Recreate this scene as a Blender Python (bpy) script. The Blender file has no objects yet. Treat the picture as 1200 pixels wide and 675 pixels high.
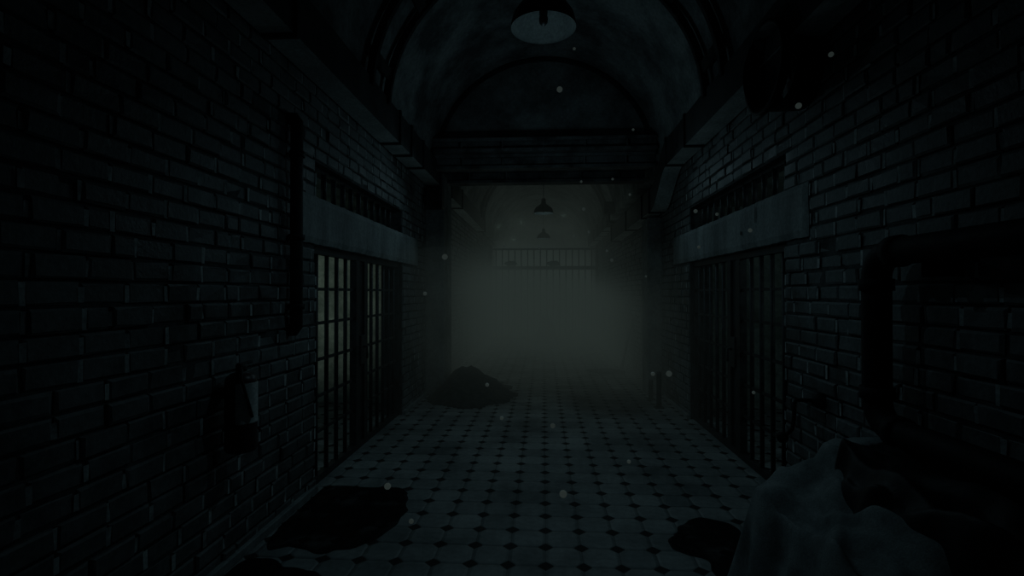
import bpy, bmesh, math, random
from mathutils import Vector, Matrix, noise
random.seed(7)
PI = math.pi
scn = bpy.context.scene
COL = scn.collection

# ------------------------------------------------------------------ helpers
class MB:
    """collects shapes into one bmesh, then links them as ONE mesh object"""
    def __init__(s): s.bm = bmesh.new()
    def face(s, vs, mi=0):
        try:
            f = s.bm.faces.new(vs); f.material_index = mi; return f
        except ValueError: return None
    def box(s, x0, x1, y0, y1, z0, z1, mi=0, bev=0.0):
        r = bmesh.ops.create_cube(s.bm, size=1.0)
        vs = r['verts']
        for v in vs:
            v.co = Vector(((x0+x1)/2+v.co.x*(x1-x0), (y0+y1)/2+v.co.y*(y1-y0), (z0+z1)/2+v.co.z*(z1-z0)))
        fs = set(f for v in vs for f in v.link_faces)
        for f in fs: f.material_index = mi
        if bev > 0:
            es = list(set(e for v in vs for e in v.link_edges))
            bmesh.ops.bevel(s.bm, geom=es, offset=bev, segments=2, affect='EDGES', profile=0.5)
        return s
    def tube(s, pts, r, n=12, mi=0, caps=True, smooth=True):
        pts = [Vector(p) for p in pts]; rings = []
        rad = r if isinstance(r, (list, tuple)) else [r]*len(pts)
        t0 = (pts[1]-pts[0]).normalized()
        up = Vector((0,0,1)) if abs(t0.z) < .9 else Vector((1,0,0))
        a = t0.cross(up).normalized()
        for i, p in enumerate(pts):
            if i == 0: t = t0
            elif i == len(pts)-1: t = (pts[i]-pts[i-1]).normalized()
            else: t = ((pts[i+1]-p).normalized()+(p-pts[i-1]).normalized()).normalized()
            a = (a - t*a.dot(t)).normalized(); b = t.cross(a)
            rings.append([s.bm.verts.new(p+(a*math.cos(2*PI*k/n)+b*math.sin(2*PI*k/n))*rad[i]) for k in range(n)])
        for i in range(len(rings)-1):
            for k in range(n):
                f = s.face([rings[i][k], rings[i][(k+1)%n], rings[i+1][(k+1)%n], rings[i+1][k]], mi)
                if f: f.smooth = smooth
        if caps:
            s.face(list(reversed(rings[0])), mi); s.face(rings[-1], mi)
        return s
    def lathe(s, prof, c=(0,0,0), n=32, axis='Z', mi=0):
        c = Vector(c); rings = []
        for (r, h) in prof:
            ring = []
            for k in range(n):
                a = 2*PI*k/n; x, y = r*math.cos(a), r*math.sin(a)
                v = {'Z': (x,y,h), 'X': (h,x,y), 'Y': (x,h,y)}[axis]
                ring.append(s.bm.verts.new(c+Vector(v)))
            rings.append(ring)
        for i in range(len(rings)-1):
            for k in range(n):
                f = s.face([rings[i][k], rings[i][(k+1)%n], rings[i+1][(k+1)%n], rings[i+1][k]], mi)
                if f: f.smooth = True
        return s
    def extrude_yz(s, poly, x0, x1, mi=0):
        """polygon of (y, z) pushed along x"""
        a = [s.bm.verts.new((x0, y, z)) for y, z in poly]; b = [s.bm.verts.new((x1, y, z)) for y, z in poly]
        n = len(poly)
        for i in range(n): s.face([a[i], a[(i+1)%n], b[(i+1)%n], b[i]], mi)
        s.face(list(reversed(a)), mi); s.face(b, mi)
        return s
    def ball(s, c, r, sub=2, sc=(1,1,1), mi=0):
        q = bmesh.ops.create_icosphere(s.bm, subdivisions=sub, radius=r)
        for v in q['verts']:
            v.co = Vector(c)+Vector((v.co.x*sc[0], v.co.y*sc[1], v.co.z*sc[2]))
        for f in set(f for v in q['verts'] for f in v.link_faces): f.smooth = True; f.material_index = mi
        return s
    def build(s, name, mats, parent=None, recalc=True, loc=(0,0,0)):
        if recalc: bmesh.ops.recalc_face_normals(s.bm, faces=s.bm.faces[:])
        me = bpy.data.meshes.new(name); s.bm.to_mesh(me); s.bm.free()
        for m in (mats if isinstance(mats, (list, tuple)) else [mats]): me.materials.append(m)
        o = bpy.data.objects.new(name, me); COL.objects.link(o); o.location = loc
        if parent is not None: o.parent = parent
        return o

def tag(o, label, cat, group=None, kind=None):
    o['label'] = label; o['category'] = cat
    if group: o['group'] = group
    if kind: o['kind'] = kind
    return o
def thing(name, label, cat, loc=(0,0,0), group=None):
    o = bpy.data.objects.new(name, None); COL.objects.link(o); o.location = loc; o.empty_display_size = .1
    return tag(o, label, cat, group)
def struct(o): o['kind'] = 'structure'; return o
def copy_tree(o, parent=None):
    c = o.copy(); COL.objects.link(c)
    if parent is not None: c.parent = parent
    for ch in list(o.children): copy_tree(ch, c)
    return c

# ------------------------------------------------------------------ materials
def new_mat(name):
    m = bpy.data.materials.new(name); m.use_nodes = True
    nt = m.node_tree; nt.nodes.clear()
    out = nt.nodes.new('ShaderNodeOutputMaterial')
    return m, nt, out
def N(nt, t, **kw):
    n = nt.nodes.new(t)
    for k, v in kw.items(): setattr(n, k, v)
    return n
def L(nt, a, b): nt.links.new(a, b)
def math_n(nt, op, a, b=None, clamp=False):
    n = N(nt, 'ShaderNodeMath', operation=op, use_clamp=clamp)
    for i, v in enumerate((a, b)):
        if v is None: continue
        if isinstance(v, (int, float)): n.inputs[i].default_value = v
        else: L(nt, v, n.inputs[i])
    return n.outputs[0]
def maprange(nt, v, a, b, c, d, smooth=False):
    n = N(nt, 'ShaderNodeMapRange'); n.clamp = True
    if smooth: n.interpolation_type = 'SMOOTHSTEP'
    L(nt, v, n.inputs[0])
    for i, x in enumerate((a, b, c, d)): n.inputs[i+1].default_value = x
    return n.outputs[0]
def mixc(nt, f, a, b):
    n = N(nt, 'ShaderNodeMix', data_type='RGBA')
    if isinstance(f, (int, float)): n.inputs[0].default_value = f
    else: L(nt, f, n.inputs[0])
    for i, v in ((6, a), (7, b)):
        if isinstance(v, tuple): n.inputs[i].default_value = (*v, 1)
        else: L(nt, v, n.inputs[i])
    return n.outputs[2]
def noise_n(nt, vec, scale, detail=5, rough=.6):
    n = N(nt, 'ShaderNodeTexNoise'); n.inputs['Scale'].default_value = scale
    n.inputs['Detail'].default_value = detail; n.inputs['Roughness'].default_value = rough
    L(nt, vec, n.inputs['Vector']); return n.outputs['Fac']

def grime(name, c0, c1, scale=3.0, rough=(.5, .85), metal=0.0, bump=.25, fine=40.0, lo=.38, hi=.62, spec=.4, streak=False):
    """stained surface: two colours blended by large noise, fine grain bump"""
    m, nt, out = new_mat(name)
    tc = N(nt, 'ShaderNodeTexCoord').outputs['Object']
    v = tc
    if streak:
        mp = N(nt, 'ShaderNodeMapping'); mp.inputs['Scale'].default_value = (1, 1, .22); L(nt, tc, mp.inputs[0]); v = mp.outputs[0]
    big = noise_n(nt, v, scale, 6, .65); fn = noise_n(nt, tc, fine, 4, .6)
    f = maprange(nt, big, lo, hi, 0, 1)
    col = mixc(nt, f, c0, c1)
    dark = maprange(nt, fn, .3, .7, .72, 1.12)
    mul = N(nt, 'ShaderNodeMix', data_type='RGBA', blend_type='MULTIPLY'); mul.inputs[0].default_value = 1
    L(nt, col, mul.inputs[6]); L(nt, dark, mul.inputs[7])
    b = N(nt, 'ShaderNodeBsdfPrincipled')
    L(nt, mul.outputs[2], b.inputs['Base Color'])
    L(nt, maprange(nt, big, .3, .7, rough[0], rough[1]), b.inputs['Roughness'])
    b.inputs['Metallic'].default_value = metal; b.inputs['Specular IOR Level'].default_value = spec
    bp = N(nt, 'ShaderNodeBump'); bp.inputs['Strength'].default_value = bump; bp.inputs['Distance'].default_value = .01
    add = math_n(nt, 'ADD', math_n(nt, 'MULTIPLY', fn, .4), big)
    L(nt, add, bp.inputs['Height']); L(nt, bp.outputs[0], b.inputs['Normal'])
    L(nt, b.outputs[0], out.inputs[0])
    return m

M = {}
M['brick'] = grime('grimy_brick', (.030,.035,.038), (.175,.190,.194), 1.9, (.4,.8), 0, .75, 34, lo=.36, hi=.60, spec=.5)
M['bed'] = grime('raked_mortar', (.035,.04,.042), (.10,.11,.112), 6, (.8,.95), 0, .6, 60, spec=.2)
M['mortar'] = grime('pale_mortar', (.20,.22,.225), (.60,.63,.63), 5, (.8,.95), 0, .6, 60, spec=.2)  # brighter mortar for upright joints, caught light put into its colour
M['plaster'] = grime('stained_plaster', (.085,.095,.10), (.31,.33,.33), 1.5, (.7,.95), 0, .35, 25, spec=.2)
M['cellplaster'] = grime('cell_plaster', (.20,.23,.21), (.42,.46,.42), 2.2, (.7,.95), 0, .4, 25, spec=.2)
M['concrete'] = grime('lintel_concrete', (.16,.175,.18), (.36,.39,.39), 3.0, (.6,.9), 0, .5, 38, spec=.3, streak=True)
M['iron'] = grime('black_iron', (.018,.02,.021), (.06,.065,.068), 7, (.4,.7), .3, .3, 70, spec=.4)
M['duct'] = grime('galvanised_duct', (.10,.112,.115), (.22,.24,.245), 2.5, (.4,.6), .35, .12, 40, spec=.4)
M['soffit'] = grime('lit_duct_underside', (.42,.45,.455), (.66,.70,.70), 2.5, (.5,.7), .1, .12, 40, spec=.3)  # lighter copy of the duct, light from below put into its colour
M['ductside'] = grime('shaded_duct_side', (.025,.028,.03), (.07,.075,.078), 2.5, (.5,.7), .1, .12, 40, spec=.3)  # darker copy of the duct, shade on its side put into the colour
M['blackpipe'] = grime('black_painted_pipe', (.004,.0045,.005), (.012,.013,.014), 6, (.5,.8), 0, .3, 60, spec=.2)
M['beam'] = grime('painted_steel_beam', (.05,.055,.058), (.22,.235,.24), 3, (.5,.8), .2, .3, 40, spec=.3)
M['shade_out'] = grime('shade_black_enamel', (.006,.007,.008), (.016,.018,.019), 9, (.4,.6), 0, .1, 60)
M['shade_in'] = grime('shade_pale_enamel', (.60,.64,.64), (.78,.82,.81), 9, (.4,.6), 0, .05, 60)
M['extred'] = grime('extinguisher_paint', (.022,.014,.013), (.05,.028,.026), 8, (.3,.5), 0, .1, 60)
M['paper'] = grime('worn_paper_label', (.50,.54,.54), (.72,.76,.75), 14, (.6,.8), 0, .1, 80)
M['ink'] = grime('faded_ink', (.03,.032,.034), (.06,.062,.064), 14, (.6,.8), 0, .1, 80)
M['rubber'] = grime('black_rubber', (.006,.006,.007), (.012,.012,.013), 12, (.5,.7), 0, .1, 80)
M['canvas'] = grime('grey_canvas', (.15,.17,.175), (.36,.39,.395), 4, (.75,.95), 0, .4, 130, spec=.15)
M['tarp'] = grime('black_tarpaulin', (.007,.008,.009), (.016,.018,.02), 5, (.45,.7), 0, .3, 60, spec=.3)
M['rubble'] = grime('dirt_rubble', (.022,.024,.024), (.06,.064,.062), 9, (.8,.95), 0, .8, 50, spec=.1)
M['rail'] = grime('kerb_pale_edge', (.20,.22,.225), (.34,.37,.37), 6, (.4,.7), 0, .2, 50)

# octagon and dot floor tiles
def make_floor_mat():
    m, nt, out = new_mat('octagon_and_dot_tiles')
    S, X0, Y0 = .223, .012, 3.016
    tc = N(nt, 'ShaderNodeTexCoord').outputs['Object']
    sp = N(nt, 'ShaderNodeSeparateXYZ'); L(nt, tc, sp.inputs[0])
    wob = noise_n(nt, tc, 9, 3, .5)
    wv = math_n(nt, 'MULTIPLY', math_n(nt, 'SUBTRACT', wob, .5), .05)
    u = math_n(nt, 'ADD', math_n(nt, 'DIVIDE', math_n(nt, 'SUBTRACT', sp.outputs[0], X0), S), wv)
    v = math_n(nt, 'ADD', math_n(nt, 'DIVIDE', math_n(nt, 'SUBTRACT', sp.outputs[1], Y0), S), wv)
    au = math_n(nt, 'ABSOLUTE', math_n(nt, 'SUBTRACT', u, math_n(nt, 'ROUND', u)))
    av = math_n(nt, 'ABSOLUTE', math_n(nt, 'SUBTRACT', v, math_n(nt, 'ROUND', v)))
    d1 = math_n(nt, 'ADD', au, av)
    dot = maprange(nt, d1, .205, .228, 1, 0)
    gl = math_n(nt, 'MINIMUM', au, av)
    grout = maprange(nt, gl, .010, .024, 1, 0)
    ring = maprange(nt, math_n(nt, 'ABSOLUTE', math_n(nt, 'SUBTRACT', d1, .228)), .006, .018, 1, 0)
    cell = N(nt, 'ShaderNodeCombineXYZ'); L(nt, math_n(nt, 'FLOOR', u), cell.inputs[0]); L(nt, math_n(nt, 'FLOOR', v), cell.inputs[1])
    wn = N(nt, 'ShaderNodeTexWhiteNoise', noise_dimensions='2D'); L(nt, cell.outputs[0], wn.inputs['Vector'])
    tile = mixc(nt, wn.outputs['Value'], (.25,.275,.28), (.40,.425,.425))
    dirt = noise_n(nt, tc, 1.4, 7, .65); fine = noise_n(nt, tc, 22, 5, .65)
    dm = math_n(nt, 'MULTIPLY', maprange(nt, dirt, .33, .60, .45, 1.0), maprange(nt, fine, .3, .65, .72, 1.05))
    shadow_x = math_n(nt, 'DIVIDE', math_n(nt, 'SUBTRACT', sp.outputs[0], .95), .8); shadow_y = math_n(nt, 'DIVIDE', math_n(nt, 'SUBTRACT', sp.outputs[1], 7.7), 1.2)
    shadow_d = math_n(nt, 'ADD', math_n(nt, 'ADD', math_n(nt, 'MULTIPLY', shadow_x, shadow_x), math_n(nt, 'MULTIPLY', shadow_y, shadow_y)), math_n(nt, 'MULTIPLY', dirt, .8))
    dm = math_n(nt, 'MULTIPLY', dm, maprange(nt, shadow_d, .5, 1.5, .35, 1.0, True))  # soft shadow patch near the right pier painted into the tile colour
    mul = N(nt, 'ShaderNodeMix', data_type='RGBA', blend_type='MULTIPLY'); mul.inputs[0].default_value = 1
    L(nt, tile, mul.inputs[6]); L(nt, dm, mul.inputs[7])
    c1 = mixc(nt, math_n(nt, 'MULTIPLY', math_n(nt, 'MAXIMUM', grout, ring), .55), mul.outputs[2], (.035,.038,.039))
    c2 = mixc(nt, dot, c1, (.012,.013,.014))
    b = N(nt, 'ShaderNodeBsdfPrincipled'); L(nt, c2, b.inputs['Base Color'])
    L(nt, math_n(nt, 'ADD', maprange(nt, dirt, .3, .65, .62, .42), math_n(nt, 'MULTIPLY', dot, .25)), b.inputs['Roughness'])
    b.inputs['Specular IOR Level'].default_value = .4
    pil = maprange(nt, gl, .0, .10, 0, 1, True)
    pil2 = maprange(nt, d1, .19, .30, 0, 1, True)
    h = math_n(nt, 'ADD', math_n(nt, 'MULTIPLY', pil, pil2), math_n(nt, 'MULTIPLY', fine, .25))
    bp = N(nt, 'ShaderNodeBump'); bp.inputs['Strength'].default_value = .55; bp.inputs['Distance'].default_value = .012
    L(nt, h, bp.inputs['Height']); L(nt, bp.outputs[0], b.inputs['Normal'])
    L(nt, b.outputs[0], out.inputs[0]); return m
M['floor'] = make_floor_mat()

# dark wet stains: lets a little of the tile through where it thins out
def make_puddle_mat():
    m, nt, out = new_mat('dark_wet_stain')
    tc = N(nt, 'ShaderNodeTexCoord').outputs['Object']
    n = noise_n(nt, tc, 4.5, 6, .6)
    b = N(nt, 'ShaderNodeBsdfPrincipled'); b.inputs['Base Color'].default_value = (.004,.0045,.005,1)
    L(nt, maprange(nt, n, .35, .65, .45, .8), b.inputs['Roughness']); b.inputs['Specular IOR Level'].default_value = .08
    t = N(nt, 'ShaderNodeBsdfTransparent')
    mx = N(nt, 'ShaderNodeMixShader')
    L(nt, maprange(nt, n, .46, .66, 0, .5), mx.inputs[0]); L(nt, b.outputs[0], mx.inputs[1]); L(nt, t.outputs[0], mx.inputs[2])
    L(nt, mx.outputs[0], out.inputs[0]); return m
M['puddle'] = make_puddle_mat()

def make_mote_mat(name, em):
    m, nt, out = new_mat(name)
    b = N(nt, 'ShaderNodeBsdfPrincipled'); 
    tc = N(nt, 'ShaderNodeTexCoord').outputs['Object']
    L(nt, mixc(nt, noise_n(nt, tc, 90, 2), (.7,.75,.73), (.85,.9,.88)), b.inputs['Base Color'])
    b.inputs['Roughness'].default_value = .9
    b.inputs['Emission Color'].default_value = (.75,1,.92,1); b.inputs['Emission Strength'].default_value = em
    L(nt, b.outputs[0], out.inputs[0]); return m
M['mote'] = make_mote_mat('glowing_dust', .022); M['mote_faint'] = make_mote_mat('dim_glowing_dust', .019)  # faint glow put into the dust so it shows in the dark

# mist hanging at the far end of the corridor, scattered light painted in as emission
def make_fog_mat():
    m, nt, out = new_mat('pale_green_mist')
    tc = N(nt, 'ShaderNodeTexCoord').outputs['Object']
    sp = N(nt, 'ShaderNodeSeparateXYZ'); L(nt, tc, sp.inputs[0])
    fy = maprange(nt, sp.outputs[1], 3.6, 13.0, .0, 1.0, True)
    wob = noise_n(nt, tc, .8, 4, .55)
    zz = math_n(nt, 'ADD', sp.outputs[2], math_n(nt, 'MULTIPLY', math_n(nt, 'SUBTRACT', wob, .5), .8))
    zz = math_n(nt, 'ADD', zz, math_n(nt, 'MULTIPLY', sp.outputs[0], .16))
    zf = maprange(nt, zz, 1.45, 2.4, 1.0, .18, True); zb = maprange(nt, zz, 1.9, 3.7, 2.2, .35, True)
    sel = maprange(nt, sp.outputs[1], 17.2, 18.0, 0, 1)
    fz = math_n(nt, 'ADD', math_n(nt, 'MULTIPLY', zf, math_n(nt, 'SUBTRACT', 1.0, sel)), math_n(nt, 'MULTIPLY', zb, sel))
    fzl = maprange(nt, zz, .0, .7, .55, 1.0, True)
    d = math_n(nt, 'MULTIPLY', math_n(nt, 'MULTIPLY', fy, fz), math_n(nt, 'MULTIPLY', fzl, maprange(nt, wob, .3, .7, .75, 1.25)))
    dens = math_n(nt, 'MULTIPLY', d, FOG_SIGMA)
    vs = N(nt, 'ShaderNodeVolumePrincipled')
    vs.inputs['Color'].default_value = (.55,.62,.58,1); vs.inputs['Anisotropy'].default_value = .2
    L(nt, dens, vs.inputs['Density'])
    vs.inputs['Emission Color'].default_value = FOG_COL
    L(nt, math_n(nt, 'MULTIPLY', dens, FOG_EMIT), vs.inputs['Emission Strength'])
    L(nt, vs.outputs[0], out.inputs['Volume']); return m
FOG_SIGMA, FOG_EMIT, FOG_COL = .42, .0185, (.80, 1.06, .95, 1)
M['fog'] = make_fog_mat()

# ------------------------------------------------------------------ dimensions of the corridor
WX = 1.84            # wall face
Y_NEAR, Y_END = -1.2, 22.4
GY0, GY1 = 4.03, 6.62    # cell opening
LZ0, LZ1 = 1.99, 2.38    # lintel
TZ1 = 2.67               # top of the slot above the lintel

# floor
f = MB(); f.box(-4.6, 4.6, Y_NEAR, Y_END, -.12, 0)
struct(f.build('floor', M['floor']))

# ceiling: barrel vault with its springing ledge
def vault(y0, y1, name):
    b = MB(); prof = [(-2.1, 3.44), (-1.68, 3.44)]
    for k in range(1, 48):
        a = PI - PI*k/48; prof.append((1.68*math.cos(a), 3.46+1.66*math.sin(a)))
    prof += [(1.68, 3.44), (2.1, 3.44)]
    ny = 40; rows = []
    for j in range(ny+1):
        y = y0+(y1-y0)*j/ny
        rows.append([b.bm.verts.new((x + .012*noise.noise(Vector((x*2, y*2, z*2))), y, z + .012*noise.noise(Vector((x*2+9, y*2, z*2))))) for x, z in prof])
    for j in range(ny):
        for i in range(len(prof)-1):
            q = b.face([rows[j][i], rows[j][i+1], rows[j+1][i+1], rows[j+1][i]]); q.smooth = True
    o = b.build(name, M['plaster'], recalc=False); return struct(o)
vault(Y_NEAR, Y_END, 'ceiling')

# brick walls: every brick is modelled on a mortar bed, with real openings
def subtract(iv, blocks):
    out = [iv]
    for b0, b1 in blocks:
        nx = []
        for a0, a1 in out:
            if b1 <= a0 or b0 >= a1: nx.append((a0, a1)); continue
            if a0 < b0: nx.append((a0, b0))
            if a1 > b1: nx.append((b1, a1))
        out = nx
    return out
def brick_wall(name, s, y0, y1, zt, holes, seed):
    rnd = random.Random(seed); b = MB()
    BH, BL, G = .103, .232, .013
    # mortar bed, cut around the openings
    ys = sorted(set([y0, y1]+[h[0] for h in holes]+[h[1] for h in holes])); zs = sorted(set([0, zt]+[h[2] for h in holes]+[h[3] for h in holes]))
    for i in range(len(ys)-1):
        for k in range(len(zs)-1):
            cy, cz = (ys[i]+ys[i+1])/2, (zs[k]+zs[k+1])/2
            if any(h[0] < cy < h[1] and h[2] < cz < h[3] for h in holes): continue
            x0, x1 = sorted((s*(WX+.014), s*(WX+.26)))
            b.box(x0, x1, ys[i], ys[i+1], zs[k], zs[k+1], 1)
    rows = int(zt/BH)
    for r in range(rows):
        za, zb = r*BH+G/2, (r+1)*BH-G/2
        zm = (za+zb)/2
        blocks = [(h[0], h[1]) for h in holes if h[2]-.02 < zm < h[3]+.02]
        off = (0 if r % 2 else BL/2)+rnd.uniform(-.02, .02)
        y = y0-BL+off; 
        while y < y1:
            ln = BL*(1 if rnd.random() > .1 else .55)
            for a0, a1 in subtract((max(y, y0)+G/2, min(y+ln, y1)-G/2), blocks):
                if a1-a0 < .035: continue
                dep = rnd.gauss(0, .005)
                if rnd.random() < .05: dep = -.012+rnd.uniform(-.002, .004)
                if rnd.random() < .04: dep = .008
                ch = rnd.uniform(.007, .013)
                fx = s*(WX-dep); mx = s*(WX-dep+.008); bx = s*(WX+.02)
                j = lambda q=.006: rnd.uniform(-q, q)
                c = [(a0, za), (a1, za), (a1, zb), (a0, zb)]
                sg = [(1,1), (-1,1), (-1,-1), (1,-1)]
                A = [b.bm.verts.new((bx, yy+j(.002), zz+j(.002))) for yy, zz in c]
                B = [b.bm.verts.new((mx, yy+j(), zz+j(.003))) for yy, zz in c]
                C = [b.bm.verts.new((fx+j(.003), yy+p*(ch+j(.004)), zz+q*(ch+j(.004)))) for (yy, zz), (p, q) in zip(c, sg)]
                for P, Q in ((A, B), (B, C)):
                    for k in range(4):
                        b.face([P[k], P[(k+1)%4], Q[(k+1)%4], Q[k]], 0)
                b.face(C, 0)
                if a1 < y1-G and rnd.random() < .8:      # pale pointing in the upright joint, light caught there put in its colour
                    d = rnd.uniform(-.001, .007); e = rnd.uniform(0, .02)
                    q = [b.bm.verts.new((s*(WX+d+j(.002)), yy, zz)) for yy, zz in ((a1-.006, za+e*.5), (a1+G+.006, za+e*.5), (a1+G+.007, zb-e), (a1-.007, zb-e))]
                    b.face(q, 2)
            y += ln
    o = b.build(name, [M['brick'], M['bed'], M['mortar']]); return struct(o)
holes = [(GY0, GY1, 0, LZ0), (3.66, 7.38, LZ0, LZ1), (GY0, GY1-.05, LZ1, TZ1)]
brick_wall('wall_left', -1, Y_NEAR, Y_END, 3.46, holes, 1)
brick_wall('wall_right', 1, Y_NEAR, Y_END, 3.46, holes, 2)

# wall above the crossbeam, closing the first vault
b = MB()
arc = [(1.70*math.cos(PI*k/40), 3.46+1.68*math.sin(PI*k/40)) for k in range(41)]
prof = [(x, max(z, 3.50)) for x, z in arc]
for yy0, yy1 in ((7.62, 7.80),):
    va = [b.bm.verts.new((x, yy0, z)) for x, z in prof]; vb = [b.bm.verts.new((x, yy1, z)) for x, z in prof]
    b.face(va); b.face(list(reversed(vb)))
    b.face([va[0], va[-1], vb[-1], vb[0]])
struct(b.build('wall_far_arch', M['plaster']))
# dark arch moulding on that wall
b = MB()
for rr0, rr1 in ((1.585, 1.622),):
    n = 48; q = []
    for k in range(n+1):
        a = PI*.065+PI*.87*k/n
        q.append([b.bm.verts.new((rr*math.cos(a), yy, 3.46+rr*math.sin(a))) for rr, yy in ((rr0, 7.63), (rr0, 7.58), (rr1, 7.58), (rr1, 7.63))])
    for k in range(n):
        for i in range(4): b.face([q[k][i], q[k][(i+1)%4], q[k+1][(i+1)%4], q[k+1][i]])
struct(b.build('trim_1', M['iron']))

# end of the corridor and the cells behind the gates
b = MB(); b.box(-2.1, 2.1, Y_END-.1, Y_END+.1, 0, 5.2); struct(b.build('wall_end', M['plaster']))
def cell(s, name):
    b = MB()
    for (x0, x1, y0, y1, z0, z1) in ((4.3, 4.5, 2.6, 7.6, 0, 2.9), (2.1, 4.3, 2.5, 2.7, 0, 2.9), (2.1, 4.3, 7.3, 7.5, 0, 2.9)):
        a, c = sorted((s*x0, s*x1)); b.box(a, c, y0, y1, z0, z1)
    a, c = sorted((s*2.1, s*4.5)); b.box(a, c, 2.5, 7.6, 2.8, 2.95)
    return struct(b.build(name, M['cellplaster']))
cell(-1, 'wall_cell_left'); cell(1, 'wall_cell_right')

# skirting kerbs
def kerb(s, segs, name):
    b = MB()
    for y0, y1 in segs:
        a, c = sorted((s*(WX-.030), s*(WX+.01))); b.box(a, c, y0, y1, 0, .055, 0, .006)
    return struct(b.build(name, M['rail']))
kerb(-1, ((Y_NEAR, GY0), (GY1, 7.9)), 'baseboard_left'); kerb(1, ((Y_NEAR, GY0), (GY1, 7.9)), 'baseboard_right')

# piers where the crossbeam lands
b = MB(); b.box(-WX-.02, -1.56, 7.92, 8.6, 0, 3.46, 0, .012); struct(b.build('trim_2', M['plaster']))
b = MB(); b.box(1.63, WX+.02, 8.15, 8.62, 0, 2.78, 0, .012); struct(b.build('trim_3', M['plaster']))

# ------------------------------------------------------------------ lintels
def lintel(s, label, seed):
    b = MB(); rnd = random.Random(seed)
    ny, nz = 60, 8; y0, y1 = 3.67, 7.37
    xf, xb = s*(WX-.016), s*(WX+.22)
    F = []; K = []
    for i in range(ny+1):
        y = y0+(y1-y0)*i/ny; rf = []; rk = []
        for k in range(nz+1):
            z = LZ0+.004+(LZ1-LZ0-.008)*k/nz
            yy = y
            if i == 0: yy += rnd.uniform(-.01, .035) if s < 0 else rnd.uniform(-.004, .004)
            zz = z
            if k in (0, nz): zz += rnd.uniform(-.004, .004)
            edge = .012 if (i in (0, ny) or k in (0, nz)) else 0
            rf.append(b.bm.verts.new((xf+s*(edge+.006*noise.noise(Vector((y*6, z*6, seed)))), yy, zz)))
            rk.append(b.bm.verts.new((xb, yy, zz)))
        F.append(rf); K.append(rk)
    for i in range(ny):
        for k in range(nz):
            b.face([F[i][k], F[i+1][k], F[i+1][k+1], F[i][k+1]]); b.face([K[i][k+1], K[i+1][k+1], K[i+1][k], K[i][k]])
        b.face([F[i][0], K[i][0], K[i+1][0], F[i+1][0]]); b.face([F[i][nz], F[i+1][nz], K[i+1][nz], K[i][nz]])
    for k in range(nz):
        b.face([F[0][k], F[0][k+1], K[0][k+1], K[0][k]]); b.face([F[ny][k], K[ny][k], K[ny][k+1], F[ny][k+1]])
    o = b.build('concrete_lintel', M['concrete'])
    return tag(o, label, 'lintel', 'concrete lintels over the cell gates')
lintel(-1, 'stained grey concrete lintel over the barred gate in the left brick wall', 3)
rl = lintel(1, 'stained grey concrete lintel over the barred gate in the right brick wall', 4)
for (ya, yb, z0, z1) in ((4.51, 4.535, 2.20, 2.375), (4.82, 4.86, 2.13, 2.17)):
    b = MB(); n = 8; pr = []
    for k in range(n+1):
        z = z0+(z1-z0)*k/n; o_ = .012*noise.noise(Vector((3, 7, z*14))); w_ = (.3+.7*math.sin(PI*min(1, (k+.6)/n)))
        pr.append([b.bm.verts.new((WX-.0245, (ya+yb)/2+o_+e*(yb-ya)/2*w_, z)) for e in (-1, 1)])
    for k in range(n): b.face([pr[k][0], pr[k][1], pr[k+1][1], pr[k+1][0]])
    b.build('crack', M['rubber'], rl, recalc=False)['label'] = 'black crack in the concrete'
# black pipe shape added for the soft dark streak beside the left lintel
t = thing('streak_pipe', 'black upright pipe shape added for the dark streak on the left wall just before the lintel', 'pipe', (-1.79, 3.59, 1.3)); off = (1.79, -3.59, -1.3)
b = MB(); b.tube([(-1.87, 3.59, 2.86), (-1.80, 3.59, 2.86), (-1.78, 3.59, 2.83), (-1.78, 3.59, 1.36), (-1.80, 3.59, 1.33), (-1.86, 3.59, 1.33)], .045, 16); b.build('pipe_run', M['blackpipe'], t, loc=off)
for z in (2.6, 2.0, 1.5):
    b = MB(); b.box(-1.838, -1.728, 3.585, 3.615, z-.02, z+.02); b.lathe([(.045,-.02), (.053,-.02), (.053,.02), (.045,.02)], (-1.78, 3.59, z), 16); b.build('clamp', M['blackpipe'], t, loc=off)

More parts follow.
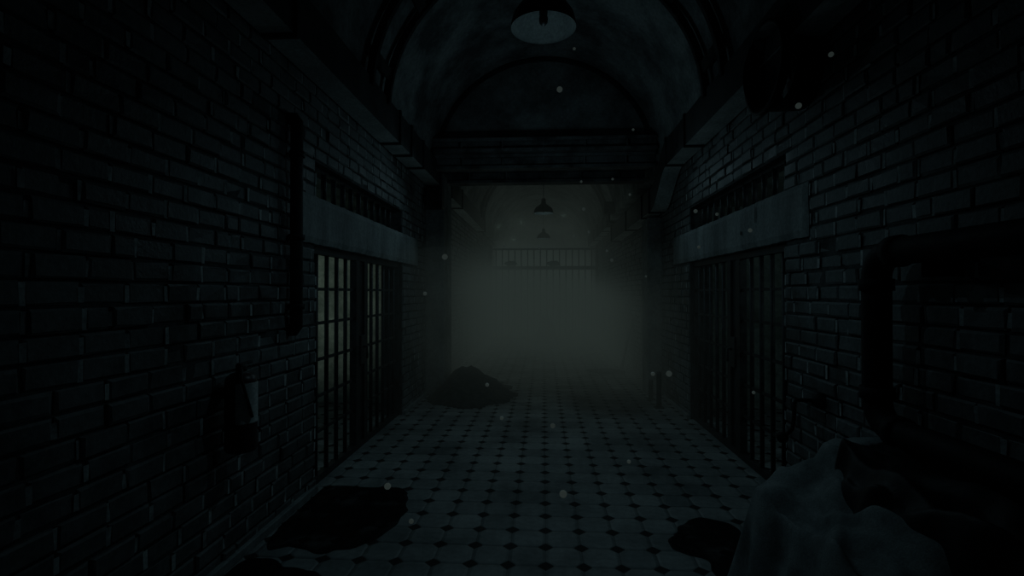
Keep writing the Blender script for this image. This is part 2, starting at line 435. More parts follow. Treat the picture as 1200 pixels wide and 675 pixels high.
# ------------------------------------------------------------------ cell gates and slot grilles
def gate(s, label):
    t = thing('cell_gate', label, 'gate', (s*1.92, 5.3, 0), 'barred cell gates')
    def P(mb, name, mat=M['iron'], par=t):
        o = mb.build(name, mat); o.parent = par; o.location = (-s*1.92, -5.3, 0) if par is t else (0,0,0); return o
    x = s*1.92
    b = MB()   # frame: two outer jambs, head and sill
    b.box(x-.03, x+.03, GY0+.005, GY0+.06, 0, LZ0-.004); b.box(x-.03, x+.03, GY1-.065, GY1-.008, 0, LZ0-.004)
    b.box(x-.028, x+.028, GY0+.06, GY1-.065, LZ0-.065, LZ0-.006); b.box(x-.028, x+.028, GY0+.06, GY1-.065, .0, .06)
    P(b, 'frame')
    for y0, y1 in ((5.06, 5.16), (5.30, 5.40)):
        b = MB(); b.box(x-.035, x+.035, y0, y1, .06, LZ0-.065, 0, .006); P(b, 'stile')
    b = MB(); b.box(x-.05, x+.05, 5.16, 5.30, .86, 1.16, 0, .008); lk = P(b, 'lock_box')
    b = MB(); b.tube([(x-s*.05, 5.23, 1.04), (x-s*.09, 5.23, 1.04), (x-s*.09, 5.23, .92)], .012, 8); o = b.build('handle', M['iron']); o.parent = lk
    b = MB(); b.box(x-.012, x+.012, 5.16, 5.30, .06, .86); b.box(x-.012, x+.012, 5.16, 5.30, 1.16, LZ0-.065); P(b, 'door_plate')
    for y in (4.215, 4.43, 4.645, 4.86, 5.60, 5.81, 6.02, 6.23, 6.44):
        b = MB(); b.tube([(x, y, .06), (x, y, LZ0-.065)], .019, 10); P(b, 'bar')
    for z in (.42, .72, 1.03, 1.34, 1.63):
        b = MB(); b.box(x-.010, x+.010, GY0+.06, 5.06, z-.013, z+.013); b.box(x-.010, x+.010, 5.40, GY1-.065, z-.013, z+.013); P(b, 'rail')
    return t
gate(-1, 'black iron barred cell gate in the left wall, pale light showing behind its bars')
gate(1, 'black iron barred cell gate in the right wall, dim behind its bars')
def grille(s, label):
    t = thing('slot_grille', label, 'grille', (s*1.95, 5.3, LZ1), 'barred slots over the lintels')
    b = MB(); x = s*1.95
    b.box(x-.02, x+.02, GY0+.002, GY1-.052, LZ1+.002, LZ1+.03); b.box(x-.02, x+.02, GY0+.002, GY1-.052, TZ1-.03, TZ1-.002)
    o = b.build('frame', M['iron'], t, loc=(-s*1.95, -5.3, -LZ1))
    y = 4.215
    while y < GY1-.08:
        b = MB(); b.tube([(x, y, LZ1+.02), (x, y, TZ1-.02)], .024, 10); b.build('bar', M['iron'], t, loc=(-s*1.95, -5.3, -LZ1))
        y += .2145
    return t
grille(-1, 'row of short black bars in the slot above the left lintel')
grille(1, 'row of short black bars in the slot above the right lintel')

# ------------------------------------------------------------------ rectangular ducts along both walls
def duct(path, s, label, flanges, x_in=1.60):
    """path: list of (y, z_bottom); height .35"""
    t = thing('ventilation_duct', label, 'duct', (s*1.72, path[0][0], path[0][1]), 'boxy ducts along the wall tops')
    off = (-s*1.72, -path[0][0], -path[0][1])
    H = .34; xo = 1.82
    b = MB(); rings = []
    for y, z in path:
        rings.append([b.bm.verts.new((s*x, y, zz)) for x, zz in ((x_in, z), (xo, z), (xo, z+H), (x_in, z+H))])
    for i in range(len(rings)-1):
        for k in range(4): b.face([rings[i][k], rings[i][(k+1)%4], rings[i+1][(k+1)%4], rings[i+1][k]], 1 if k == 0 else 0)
    b.face(rings[0]); b.face(list(reversed(rings[-1])))
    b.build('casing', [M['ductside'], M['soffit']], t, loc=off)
    for y, z in flanges:
        b = MB(); a, c = sorted((s*(x_in-.022), s*xo))
        b.box(a, c, y-.022, y+.022, z-.022, z+H+.02, 0, .004); b.build('flange', M['iron'], t, loc=off)
    return t
duct([(Y_NEAR+.1, 3.27), (7.88, 3.27)], -1, 'long boxy sheet metal duct along the top of the left wall before the crossbeam',
     [(2.2, 3.27), (3.2, 3.27), (5.6, 3.27), (6.1, 3.27), (6.72, 3.27), (7.86, 3.27)])
sb = [(6.78+ (7.75-6.78)*k/14, 3.27-.45*(lambda u: u*u*(3-2*u))(k/14)) for k in range(15)]
duct([(Y_NEAR+.1, 3.27)]+sb+[(12.2, 2.82)], 1, 'boxy sheet metal duct on the right wall, dropping in a bend at the crossbeam',
     [(2.4, 3.27), (5.9, 3.27), (6.78, 3.27), (7.86, 2.82), (8.46, 2.82), (10.05, 2.82), (12.18, 2.82)])
duct([(8.66, 3.27), (13.9, 3.27)], -1, 'boxy duct high on the left wall beyond the crossbeam, in the mist',
     [(8.8, 3.27), (10.0, 3.27), (13.88, 3.27)])
duct([(13.2, 3.27), (18.4, 3.27)], 1, 'farthest boxy duct high on the right wall, beyond the black box',
     [(14.0, 3.27), (15.2, 3.27), (16.4, 3.27), (18.38, 3.27)])

# dark box under the end of the left duct
t = thing('junction_box', 'dark square junction box on the left pier under the duct end', 'box', (-1.66, 7.84, 2.9))
b = MB(); b.box(-1.83, -1.55, 7.74, 7.915, 2.90, 3.22, 0, .01); b.build('housing', M['iron'], t, loc=(1.66, -7.84, -2.9))
b = MB(); b.box(-1.80, -1.58, 7.725, 7.742, 2.93, 3.19, 0, .005); b.build('cover', M['iron'], t, loc=(1.66, -7.84, -2.9))
# black box over the lower duct on the right
t = thing('loudspeaker', 'black square loudspeaker box on a bracket above the right duct', 'loudspeaker', (1.56, 12.3, 3.45))
b = MB(); b.box(1.43, 1.69, 12.16, 12.4, 3.47, 3.75, 0, .012); b.build('cabinet', M['rubber'], t, loc=(-1.56, -12.3, -3.45))
b = MB(); b.tube([(1.56, 12.3, 3.47), (1.56, 12.3, 3.30), (1.80, 12.3, 3.22)], .03, 8); b.build('bracket', M['iron'], t, loc=(-1.56, -12.3, -3.45))
b = MB(); b.lathe([(.10, 0), (.11, -.012), (.09, -.012), (.02, .0)], (1.56, 12.158, 3.61), 20, 'Y'); b.build('cone', M['iron'], t, loc=(-1.56, -12.3, -3.45))

# round duct stub on the right wall
t = thing('round_duct', 'large black round duct bell bulging from the upper right wall', 'duct', (1.8, 3.72, 3.15))
off = (-1.8, -3.72, -3.15)
b = MB(); b.tube([(1.84, 3.72, 3.19), (1.70, 3.70, 3.18), (1.57, 3.67, 3.17)], .29, 36, caps=False); b.build('sleeve', M['blackpipe'], t, loc=off)
b = MB(); b.lathe([(.29, 0), (.315, -.01), (.315, -.045), (.285, -.045), (.27, .03), (.0, .05)], (1.57, 3.67, 3.17), 40, 'X'); b.build('rim', M['blackpipe'], t, loc=off)

# ------------------------------------------------------------------ crossbeams
def ibeam(y, z0, z1, w, label):
    b = MB(); c = y
    for q0, q1 in ((z0, z0+.045), (z1-.045, z1)): b.box(-1.63, 1.63, c-w, c+w, q0, q1, 0, .004)
    b.box(-1.63, 1.63, c-.02, c+.02, z0+.04, z1-.04)
    for x in (-1.2, -.6, 0, .6, 1.2): b.box(x-.012, x+.012, c-w+.02, c+w-.02, z0+.045, z1-.045)
    o = b.build('crossbeam', M['beam']); tag(o, label, 'beam', 'steel crossbeams across the corridor')
ibeam(7.50, 3.66, 3.86, .10, 'dark steel crossbeam directly under the blind arch, topmost of three')
ibeam(7.62, 3.44, 3.655, .09, 'dark steel crossbeam below the topmost one, middle of three')
ibeam(8.35, 3.38, 3.60, .12, 'lowest dark steel crossbeam, behind the other two, hanging lamp beyond it')

# ------------------------------------------------------------------ arch ribs
def truss(y, label):
    t = thing('arch_truss', label, 'arch truss', (0, y, 3.55), 'iron rib trusses under the vault')
    off = (0, -y, -3.55)
    for yy in (y, y+.5):
        b = MB(); n = 44; q = []
        R0, R1, w = 1.575, 1.645, .028
        for k in range(n+1):
            a = PI*.015+PI*.97*k/n
            q.append([b.bm.verts.new((rr*math.cos(a), yy+d, 3.46+rr*math.sin(a))) for rr, d in ((R0, -w), (R0, w), (R1, w), (R1, -w))])
        for k in range(n):
            for i in range(4): b.face([q[k][i], q[k][(i+1)%4], q[k+1][(i+1)%4], q[k+1][i]])
        b.face(q[0]); b.face(list(reversed(q[-1]))); b.build('rib', M['iron'], t, loc=off)
    for deg in (13, 40, 65, 90, 115, 140, 167):
        a = math.radians(deg); x, z = 1.61*math.cos(a), 3.46+1.61*math.sin(a)
        b = MB(); tn = Vector((-math.sin(a), 0, math.cos(a)))*.055; nn = Vector((math.cos(a), 0, math.sin(a)))*.012
        c = Vector((x, y, z)); vs = []
        for yy in (y+.028, y+.472):
            vs.append([b.bm.verts.new(Vector((x, yy, z))+tn*i+nn*j) for i, j in ((-1,-1), (1,-1), (1,1), (-1,1))])
        for i in range(4): b.face([vs[0][i], vs[0][(i+1)%4], vs[1][(i+1)%4], vs[1][i]])
        b.face(vs[0]); b.face(vs[1]); b.build('strap', M['iron'], t, loc=off)
    return t
truss(4.66, 'pair of dark iron arch ribs with short straps, nearest under the vault')
truss(13.1, 'pair of dark iron arch ribs far down the vault, beyond the crossbeams')

# ------------------------------------------------------------------ pendant lamps
def lamp(y, label, ztop=5.12):
    z = 3.35
    t = thing('pendant_lamp', label, 'lamp', (0, y, z), 'bell shaped pendant lamps along the corridor')
    b = MB(); out = [(.215, 0), (.213, .035), (.200, .085), (.165, .135), (.105, .175), (.062, .205), (.050, .24), (.048, .31), (.030, .33), (.0, .335)]
    b.lathe(out, n=48, mi=0)
    inn = [(.215, 0), (.209, .004), (.206, .035), (.193, .082), (.160, .129), (.10, .168), (.0, .19)]
    b.lathe(inn, n=48, mi=1); o = b.build('shade', [M['shade_out'], M['shade_in']], t, recalc=False)
    b = MB(); b.lathe([(.0, .188), (.028, .186), (.028, .10), (.026, .085), (.030, .06), (.026, .035), (.014, .02), (0, .016)], n=20); b.build('bulb', M['rubber'], t)
    b = MB(); b.tube([(0,0,.33), (0,0,ztop-z-.02)], .007, 8); b.build('cord', M['rubber'], t)
    b = MB(); b.lathe([(.0, ztop-z-.05), (.05, ztop-z-.045), (.06, ztop-z), (0, ztop-z)], n=20); b.build('ceiling_rose', M['iron'], t)
    return t
lamp(3.38, 'large looking pendant lamp nearest the viewer, its pale inside showing')
lamp(11.3, 'small looking pendant lamp beyond the crossbeam, bell shade with pale rim')
lamp(16.6, 'faint farthest pendant lamp hanging just before the end gate')

# ------------------------------------------------------------------ barred gate at the far end
t = thing('end_gate', 'tall barred gate across the misty far end of the corridor', 'gate', (0, 17.4, 0))
off = (0, -17.4, 0)
b = MB(); b.box(-1.84, 1.84, 17.35, 17.45, 2.38, 2.50); b.build('crossbar', M['iron'], t, loc=off)
b = MB(); b.box(-1.84, 1.84, 17.37, 17.43, 3.05, 3.11); b.build('top_rail', M['iron'], t, loc=off)
b = MB(); b.box(-1.84, 1.84, 17.37, 17.43, .0, .07); b.build('bottom_rail', M['iron'], t, loc=off)
for x in (-1.80, 1.80):
    b = MB(); b.box(x-.04, x+.04, 17.35, 17.45, 0, 3.2); b.build('post', M['iron'], t, loc=off)
x = -1.62
while x < 1.65:
    b = MB(); b.tube([(x, 17.4, .06), (x, 17.4, 3.07)], .018, 8); b.build('bar', M['iron'], t, loc=off); x += .216
# two dark bundles lying on the crossbar
for (x, z, w, l) in ((-1.12, 2.50, .22, 'dark rag bundle caught on the end gate crossbar, left of two'), (.33, 2.50, .24, 'dark rag bundle caught on the end gate crossbar, right of two')):
    b = MB(); b.ball((0,0,.09), .1, 3, (w/.1, .6, .9))
    for v in b.bm.verts: v.co += Vector((.03,.02,.03))*noise.noise(v.co*9)
    tag(b.build('rag_bundle', M['rubble'], loc=(x, 17.4, z)), l, 'rag', 'rag bundles on the end gate')

# ------------------------------------------------------------------ big pipe on the right wall
t = thing('heating_pipe', 'thick black pipe bent round two elbows on the right brick wall', 'pipe', (1.70, 2.72, .9))
off = (-1.70, -2.72, -.9)
X, YC, ZU, ZL, R = 1.70, 2.73, 1.80, .93, .13
b = MB(); pts = [(X, -1.0, ZU), (X, YC-R, ZU)]
for k in range(1, 9): a = PI/2*k/8; pts.append((X, YC-R+R*math.sin(a), ZU-R+R*math.cos(a)))
pts.append((X, YC, ZL+R))
for k in range(1, 9): a = PI/2*k/8; pts.append((X, YC-R+R*math.cos(a), ZL+R-R*math.sin(a)))
pts.append((X, -1.0, ZL))
b.tube(pts, .066, 20); b.build('pipe_run', M['blackpipe'], t, loc=off)
for (y, z, ax) in ((YC-R-.03, ZU, 'Y'), (YC, ZU-R-.03, 'Z'), (YC, ZL+R+.03, 'Z'), (YC-R-.03, ZL, 'Y')):
    b = MB(); b.lathe([(.066, -.03), (.078, -.03), (.078, .03), (.066, .03)], (X, y, z), 20, ax); b.build('collar', M['blackpipe'], t, loc=off)
b = MB(); b.box(X-.012, 1.838, 2.35, 2.40, ZU-.13, ZU-.05); b.box(X-.012, X+.012, 2.35, 2.40, ZU-.13, ZU-.06); b.build('bracket', M['blackpipe'], t, loc=off)

# thin standpipe by the right gate
t = thing('standpipe', 'thin black bent standpipe with a round valve beside the right gate', 'pipe', (1.60, 3.5, 0))
off = (-1.60, -3.5, 0)
b = MB(); b.tube([(1.83, 3.5, .885), (1.70, 3.5, .892), (1.665, 3.5, .89), (1.655, 3.5, .87), (1.652, 3.5, .78), (1.640, 3.5, .70), (1.60, 3.5, .66), (1.585, 3.5, .62), (1.585, 3.5, 0)], .013, 10); b.build('pipe_run', M['blackpipe'], t, loc=off)
b = MB(); b.lathe([(0, 0), (.05, 0), (.055, .02), (.035, .06), (.016, .075)], (1.842, 3.5, .885), 16, 'X')
for v in b.bm.verts: v.co.x = 1.842-(v.co.x-1.842)
b.build('wall_flange', M['blackpipe'], t, loc=off)
b = MB(); b.ball((1.572, 3.49, .645), .038, 2); b.build('valve', M['blackpipe'], t, loc=off)

# ------------------------------------------------------------------ fire extinguisher
t = thing('fire_extinguisher', 'fire extinguisher with a pale label hung on the left brick wall', 'fire extinguisher', (-1.725, 2.83, .70))
off = (0, 0, 0)
b = MB(); b.lathe([(0, 0), (.075, 0), (.085, .012), (.085, .395), (.079, .418), (.058, .438), (.03, .448), (.028, .458), (0, .458)], n=36); b.build('body', M['extred'], t)
b = MB()   # label wrapped around the side that faces the corridor
q0, q1, rr = math.radians(-78), math.radians(100), .0865
ring = [[b.bm.verts.new((rr*math.cos(q0+(q1-q0)*k/18), rr*math.sin(q0+(q1-q0)*k/18), z)) for k in range(19)] for z in (.165, .392)]
for k in range(18): b.face([ring[0][k], ring[0][k+1], ring[1][k+1], ring[1][k]]).smooth = True
lb = b.build('label', M['paper'], t); lb['label'] = 'pale paper label'
b = MB()
def lq(a0, a1, z0, z1):
    a0, a1 = math.radians(a0), math.radians(a1); n = 4; r2 = .0872
    u = [[b.bm.verts.new((r2*math.cos(a0+(a1-a0)*k/n), r2*math.sin(a0+(a1-a0)*k/n), z)) for k in range(n+1)] for z in (z0, z1)]
    for k in range(n): b.face([u[0][k], u[0][k+1], u[1][k+1], u[1][k]])
for i, z in enumerate((.33, .30, .27, .24)): lq(52, 60 if i % 2 else 64, z, z+.012)
lq(-76, 98, .150, .158)
b.build('print', M['ink'], lb)
b = MB(); b.lathe([(.022, .45), (.03, .455), (.03, .49), (.018, .495), (0, .497)], n=16); vv = b.build('valve', M['iron'], t)
b = MB(); b.box(-.012, .012, -.03, .10, .485, .500, 0, .003); b.box(-.010, .010, -.02, .09, .455, .465, 0, .003); b.build('handle', M['iron'], vv)
b = MB(); b.tube([(.012, -.025, .478), (.040, -.062, .462), (.052, -.082, .415), (.066, -.072, .35), (.080, -.056, .27), (.089, -.038, .20)], .0085, 8); b.build('hose', M['rubber'], t)
b = MB(); b.box(-.113, -.085, -.03, .03, .30, .36); b.build('wall_bracket', M['iron'], t)

# ------------------------------------------------------------------ draped canvas and the black tarpaulin
def sst(a, b_, x):
    u = max(0., min(1., (x-a)/(b_-a))); return u*u*(3-2*u)
def drape(name, x0, x1, y0, y1, nx, ny, hfun, mat, label, cat, disp=None):
    b = MB(); g = []
    for j in range(ny+1):
        r = []
        for i in range(nx+1):
            x, y = x0+(x1-x0)*i/nx, y0+(y1-y0)*j/ny
            p = Vector((x, y, max(.006, hfun(x, y))))
            if disp: p += disp(p)
            p.x = min(p.x, 1.80)
            r.append(b.bm.verts.new(p))
        g.append(r)
    for j in range(ny):
        for i in range(nx):
            b.face([g[j][i], g[j][i+1], g[j+1][i+1], g[j+1][i]]).smooth = True
    o = b.build(name, mat, recalc=False)
    return tag(o, label, cat)
def lerp(x, pts):
    if x <= pts[0][0]: return pts[0][1]
    for (a, p), (c, q) in zip(pts, pts[1:]):
        if x <= c: return p+(q-p)*sst(a, c, x)
    return pts[-1][1]
def h_canvas(x, y):
    edge = 1.07+.02*math.sin(y*9)
    side = sst(edge-.11, edge+.03, x)
    back = 1-sst(2.72, 2.86, y+.02*math.sin(x*19))
    top = lerp(x, [(1.05, .57), (1.10, .615), (1.25, .70), (1.36, .755), (1.43, .845), (1.80, .85)])
    k = sst(2.75, 2.1, y)
    top += -.10*k*sst(1.2, 1.5, x)-.10*sst(2.2, 1.4, y)
    sag = -.13*math.exp(-((x-1.22)**2/.010+(y-2.38)**2/.045))
    f = .040*math.exp(-((x-1.40+.55*(2.55-y))**2)/.0018)*sst(2.7, 2.4, y)
    f += .045*math.exp(-((x-1.13-.35*(2.62-y))**2)/.0016)*sst(2.75, 2.5, y)
    f += .035*math.exp(-((x-1.10+.05*(2.62-y))**2)/.0010)*sst(2.6, 2.2, y)
    f += .018*math.sin(21*(x+.4*y)+4*noise.noise(Vector((x*2, y*2, 0))))*sst(2.75, 2.5, y)+.026*noise.noise(Vector((x*6, y*5, 1)))+.012*noise.noise(Vector((x*15, y*9, 4)))
    return (top+sag+f)*side*back
def d_canvas(p):
    k = max(0., 1-p.z/.6)
    return Vector((-.035*k*(.6+math.sin(p.y*23+2*noise.noise(p*2))), .03*k*math.sin(p.x*25), 0))
drape('canvas_sheet', .84, 1.80, 1.25, 2.90, 130, 200, h_canvas, M['canvas'],
      'crumpled pale canvas sheet draped over a heap at lower right', 'sheet', d_canvas)
def h_tarp(x, y):
    bx = lerp(y, [(1.2, 1.50), (1.95, 1.34), (2.24, 1.28), (2.53, 1.36), (2.62, 1.62), (2.70, 1.78)])+.015*math.sin(y*31)
    up = sst(bx-.02, bx+.06, x)
    top = h_canvas(min(x, 1.8), y)/max(.2, 1-sst(2.72, 2.86, y))
    fold = .025*math.sin(15*(y+.6*x)+3*noise.noise(Vector((x*2, y*2, 5))))+.04*noise.noise(Vector((x*4, y*4, 7)))+.012*noise.noise(Vector((x*13, y*13, 3)))
    if up <= 0: return .006
    return max(.02, (top-.06+.10*up+(fold*up if fold < 0 else fold)*up*.6+.05*up*sst(2.6, 2.0, y)))*min(1, up*6)
drape('tarpaulin', 1.22, 1.80, .6, 2.72, 90, 190, h_tarp, M['tarp'],
      'black tarpaulin heaped along the right wall, lying over the canvas sheet', 'tarpaulin')

# ------------------------------------------------------------------ stains, heaps and oddments on the floor
def stain(pts, label, group, zz=.004, seed=0):
    b = MB(); n = len(pts); c = Vector((sum(p[0] for p in pts)/n, sum(p[1] for p in pts)/n, zz))
    # smooth closed outline with a ragged edge
    out = []
    for i in range(n):
        p0, p1, p2, p3 = [Vector((*pts[(i+k) % n], 0)) for k in (-1, 0, 1, 2)]
        for k in range(10):
            u = k/10
            q = .5*((2*p1)+(-p0+p2)*u+(2*p0-5*p1+4*p2-p3)*u*u+(-p0+3*p1-3*p2+p3)*u**3)
            q += Vector((noise.noise(q*9+Vector((seed,0,0))), noise.noise(q*9+Vector((0,seed,3))), 0))*.03
            q.x = max(-1.805, min(1.805, q.x))
            out.append(Vector((q.x, q.y, zz)))
    vc = b.bm.verts.new(c+Vector((0,0,.002))); vo = [b.bm.verts.new(p-Vector((0,0,.003))) for p in out]; vi = [b.bm.verts.new(c+(p-c)*.95) for p in out]
    m = len(out)
    for i in range(m):
        b.face([vo[i], vo[(i+1)%m], vi[(i+1)%m], vi[i]]); b.face([vi[i], vi[(i+1)%m], vc])
    o = b.build('floor_stain', M['puddle'], recalc=True); tag(o, label, 'stain', group)
G = 'dark wet stains on the tiles'
stain([(-1.80, 4.12), (-1.45, 4.14), (-1.14, 4.12), (-1.02, 3.80), (-1.01, 3.55), (-1.10, 3.25), (-1.34, 3.08), (-1.55, 3.14), (-1.72, 3.12), (-1.80, 3.4)],
      'large black wet stain on the tiles at the foot of the left wall', G, seed=1)
stain([(-1.80, 2.95), (-1.5, 2.92), (-1.2, 2.80), (-1.15, 2.4), (-1.4, 2.0), (-1.80, 2.0)],
      'black wet stain on the tiles nearest the viewer at left, partly out of frame', G, seed=2)
stain([(.96, 3.62), (1.15, 3.72), (1.32, 3.55), (1.30, 3.2), (1.15, 2.92), (.98, 2.95), (.97, 3.12), (.80, 3.30)],
      'dark ragged stain on the tiles left of the canvas sheet', G, seed=3)
stain([(.85, 10.6), (1.3, 11.0), (1.6, 10.7), (1.6, 10.3), (1.2, 10.2)],
      'small dark stain on the tiles under the leaning board', G, seed=5)

def heap(x0, x1, y0, y1, h, seed, name, label, cat, peak=.5, pw=1.0):
    b = MB(); n = 44; g = []
    for j in range(n+1):
        r = []
        for i in range(n+1):
            u, v = i/n, j/n
            x, y = x0+(x1-x0)*u, y0+(y1-y0)*v
            du = (u-peak)/(peak if u < peak else 1-peak)
            d = min(1.0, math.sqrt(du*du+((v-.5)*2)**2)*(1+.25*noise.noise(Vector((x*3, y*3, seed)))))
            z = h*(.5+.5*math.cos(PI*d))**pw*(1+.22*noise.noise(Vector((x*7, y*7, seed)))+.08*noise.noise(Vector((x*19, y*19, seed))))
            r.append(b.bm.verts.new((x, y, max(.003, z))))
        g.append(r)
    for j in range(n):
        for i in range(n):
            if max(g[j][i].co.z, g[j][i+1].co.z, g[j+1][i].co.z, g[j+1][i+1].co.z) > .0031:
                b.face([g[j][i], g[j][i+1], g[j+1][i+1], g[j+1][i]]).smooth = True
    o = b.build(name, M['rubble'], recalc=False); tag(o, label, cat, 'heaps of dirt on the corridor floor')
heap(-1.80, -.40, 7.0, 9.3, .40, 3, 'dark_heap', 'low dark mound built in place of the soft shadow beside the left pier', 'heap', .36, .9)  # dark mound shaped for the pier's soft shadow on the floor
heap(-.55, .65, 16.0, 17.2, .85, 5, 'dark_heap', 'pointed heap of rubble faint in the mist before the end gate', 'heap', .55, 1.3)
# short posts by the right wall
for (x, y, h, l) in ((1.60, 7.78, .30, 'short dark iron stub post nearer the right pier, shorter of two'), (1.60, 7.24, .50, 'short dark iron stub post at right wall foot, taller of two')):
    t = thing('stub_post', l, 'post', (x, y, 0), 'iron stub posts by the right wall')
    b = MB(); b.lathe([(.0, 0), (.036, 0), (.036, h-.03), (.028, h), (0, h)], n=14); b.build('shaft', M['iron'], t)
    b = MB(); b.box(-.06, .06, -.06, .06, 0, .015, 0, .003); b.build('foot_plate', M['iron'], t)
# board leaning on the right wall in the mist
b = MB(); b.box(-.012, .012, -.09, .09, 0, 1.05, 0, .004)
o = b.build('leaning_board', M['beam'], loc=(1.60, 10.7, .004)); o.rotation_euler = (0, math.radians(12), 0)
tag(o, 'narrow dark board leaning on the right wall in the mist', 'board')

# ------------------------------------------------------------------ dust motes drifting in the air
motes = [
 (0.041,1.3,2.116,.0076,'round pale dust mote floating in front of the blind arch wall'),
 (0.628,1.3,2.061,.0076,'bright pale dust mote floating by the round black duct bell'),
 (0.706,1.3,2.186,.0065,'bluish dust mote floating right of the round black duct bell, highest of all'),
 (0.132,2.2,2.647,.0065,'faint dust mote just below the right side of the nearest lamp'),
 (0.640,2.2,1.944,.0085,'dust mote over the far upper corner of the right lintel, leftmost there'),
 (0.728,2.2,1.930,.0070,'dust mote over the upper edge of the right lintel, near its middle'),
 (0.381,2.2,2.294,.0055,'tiny dust mote at the right end of the blind arch base'),
 (0.161,2.2,2.075,.0055,'tiny dust mote under the crossbeam, right of the second lamp cord'),
 (0.294,2.2,2.084,.0055,'tiny dust mote on the lower edge of the crossbeam towards the right'),
 (0.366,2.2,2.017,.0055,'tiny dust mote just under the right end of the crossbeam'),
 (0.171,2.2,1.957,.0070,'dust mote level with the second lamp shade, to its right'),
 (0.193,2.2,1.859,.0055,'tiny dust mote left of the farthest right duct'),
 (-0.253,1.3,1.692,.0076,'large pale dust mote in front of the left pier'),
 (0.864,2.2,1.861,.0088,'dust mote over the face of the right lintel, towards the viewer'),
 (0.653,2.2,1.792,.0070,'dust mote on the lower face of the right lintel, towards the far end'),
 (-0.018,2.2,1.794,.0065,'dust mote just below the farthest lamp'),
 (-0.169,2.2,1.802,.0055,'tiny dust mote left of and below the farthest lamp'),
 (0.128,2.2,1.841,.0055,'tiny dust mote right of the farthest lamp'),
 (0.269,2.2,1.778,.0055,'tiny dust mote below the loudspeaker, upper of two'),
 (0.290,2.2,1.738,.0070,'dust mote below the loudspeaker, lower of two'),
 (0.433,2.2,1.669,.0046,'smallest dust mote, beside the far end of the right lintel'),
 (-0.515,2.2,1.596,.0085,'dust mote just below the far end of the left lintel'),
 (0.461,2.2,1.257,.0088,'dust mote above the stub posts, smaller of two'),
 (0.312,1.3,1.398,.0076,'dust mote above the stub posts, larger and right of two'),
 (-0.243,2.2,1.203,.0085,'dust mote over the dark heap by the left pier'),
 (-0.180,2.2,1.061,.0085,'dust mote low over the tiles in front of the dark heap'),
 (0.023,1.3,1.264,.0065,'dust mote over the middle of the tiled floor, farther of the central two'),
 (0.049,1.3,1.093,.0098,'largest dust mote over the middle of the near tiled floor'),
 (0.360,2.2,0.885,.0085,'dust mote over the right half of the tiled floor'),
 (-0.401,1.3,1.102,.0087,'large dust mote at the edge of the black stain by the left wall'),
 (-0.339,1.3,1.014,.0065,'dust mote right of the black stain by the left wall, lowest of all'),
 (0.875,2.2,1.183,.0070,'faint dust mote in front of the right gate bars'),
]
for x, y, z, r, l in motes:
    b = MB(); b.ball((0,0,0), r, 2, (1, 1, 1)); o = b.build('dust_mote', M['mote'] if r > .0074 else M['mote_faint'], loc=(x, y, z))
    tag(o, l, 'dust mote', 'dust motes drifting in the corridor')

# ------------------------------------------------------------------ mist
b = MB(); rings = []
for y, zt in ((3.7, 1.9), (6.0, 2.15), (7.6, 2.6), (8.9, 3.6), (9.6, 4.4), (22.25, 4.4)):
    zs = min(zt-.05, 3.2)
    rings.append([b.bm.verts.new((x, y, z)) for x, z in ((-1.79, .02), (1.79, .02), (1.79, zs), (1.2, zt), (-1.2, zt), (-1.79, zs))])
for p, q in zip(rings, rings[1:]):
    for k in range(6): b.face([p[k], p[(k+1) % 6], q[(k+1) % 6], q[k]])
b.face(rings[0]); b.face(rings[-1])
tag(b.build('mist', M['fog']), 'pale green mist filling the far end of the corridor', 'mist', kind='stuff')

# ------------------------------------------------------------------ lights
def point(name, loc, energy, col, size=0.0):
    l = bpy.data.lights.new(name, 'POINT'); l.energy = energy; l.color = col; l.shadow_soft_size = size
    o = bpy.data.objects.new(name, l); COL.objects.link(o); o.location = loc; return o
def area(name, loc, rot, energy, col, sx, sy):
    l = bpy.data.lights.new(name, 'AREA'); l.energy = energy; l.color = col; l.shape = 'RECTANGLE'; l.size = sx; l.size_y = sy
    o = bpy.data.objects.new(name, l); COL.objects.link(o); o.location = loc; o.rotation_euler = rot; return o
COOL = (.50, .86, 1.0)
point('lampshade_fill', (0, 3.38, 3.325), .022, COOL, 0)  # added fill for the inside of the nearest shade, its bulb is unlit
l = bpy.data.lights.new('down_fill', 'SPOT'); l.energy = 8; l.color = COOL; l.shadow_soft_size = 0; l.spot_size = math.radians(158); l.spot_blend = 1.0
o = bpy.data.objects.new('down_fill', l); COL.objects.link(o); o.location = (0, 3.38, 3.34); o.rotation_euler = (math.radians(14), 0, 0)  # added downward fill for floor and walls, the pendant itself is unlit
l = bpy.data.lights.new('cell_fill_left', 'SPOT'); l.energy = 60; l.color = (.78, 1.0, .84); l.shadow_soft_size = .05; l.spot_size = math.radians(40); l.spot_blend = 1.0
o = bpy.data.objects.new('cell_fill_left', l); COL.objects.link(o); o.location = (-3.7, 3.2, 2.0)
o.rotation_euler = (Vector((-3.3, 7.3, 1.5))-Vector((-3.7, 3.2, 2.0))).to_track_quat('-Z', 'Y').to_euler()  # unseen spot added to brighten the left cell's far partition
point('cell_bounce_fill_left', (-3.7, 3.6, 1.9), 2.4, COOL, 0)  # added fill in place of bounced light on the cell ceiling
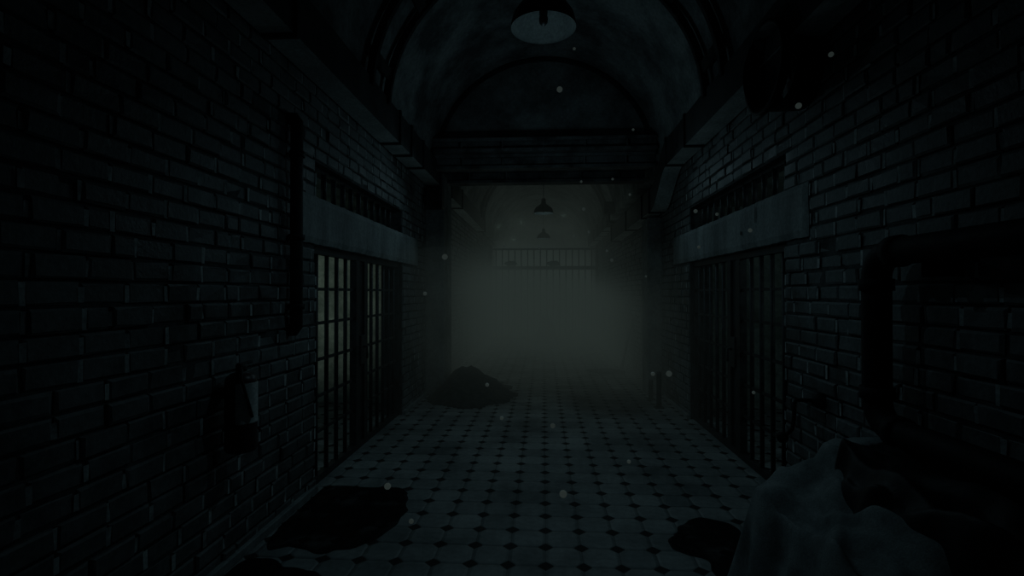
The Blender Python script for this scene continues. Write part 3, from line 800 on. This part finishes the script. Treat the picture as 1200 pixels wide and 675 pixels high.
area('cell_fill_right', (3.2, 3.4, 2.3), (math.radians(95), 0, 0), 1.6, (.62, .95, 1.0), .8, .4)  # unseen area light added to lift the right cell

point('midair_fill', (0, 5.8, 2.6), 2.0, COOL, 0)  # added fill hanging in mid-air, no fixture here
point('lampshade_fill', (0, 11.3, 3.32), .030, COOL, 0)  # added fill inside the unlit second shade
point('lampshade_fill', (0, 16.6, 3.32), .02, COOL, 0)  # added fill inside the unlit farthest shade
for p in ((-.95, 10.8, 3.0), (.5, 12.6, 3.5), (-.6, 13.8, 3.5), (-.9, 15.4, 3.2)): point('mist_fill', p, .32, (.72, 1.0, .90), 0)  # added points without fixtures, lifting the far vault and duct undersides
l = bpy.data.lights.new('vault_fill', 'SPOT'); l.energy = 2.2; l.color = COOL; l.shadow_soft_size = 0; l.spot_size = math.radians(165); l.spot_blend = 1.0
o = bpy.data.objects.new('vault_fill', l); COL.objects.link(o); o.location = (0, 5.9, 2.5); o.rotation_euler = (PI, 0, 0)  # unseen upward spot added to lift the vault and ducts
for x in (-1.1, 0, 1.1):  # added spots with no fixture, aimed down towards the near bay
    l = bpy.data.lights.new('bay_fill', 'SPOT'); l.energy = 2.6; l.color = COOL; l.shadow_soft_size = 0; l.spot_size = math.radians(150); l.spot_blend = 1.0
    o = bpy.data.objects.new('bay_fill', l); COL.objects.link(o); o.location = (x, 6.9, 3.2); o.rotation_euler = (math.radians(-38), 0, 0)
w = bpy.data.worlds.new('night'); scn.world = w; w.use_nodes = True
bg = w.node_tree.nodes['Background']; bg.inputs[0].default_value = (.55, .85, 1.0, 1); bg.inputs[1].default_value = .0016

# ------------------------------------------------------------------ camera
cam = bpy.data.cameras.new('camera'); cam.sensor_width = 36; cam.lens = 18.0; cam.clip_start = .02
co = bpy.data.objects.new('camera', cam); COL.objects.link(co)
co.location = (0, 0, 1.6)
co.rotation_euler = (math.radians(90)+math.atan(5.5/600), 0, math.atan(37/600))
scn.camera = co
scn.view_settings.view_transform = 'Standard'; scn.view_settings.look = 'None'
scn.view_settings.exposure = 0; scn.view_settings.gamma = 1
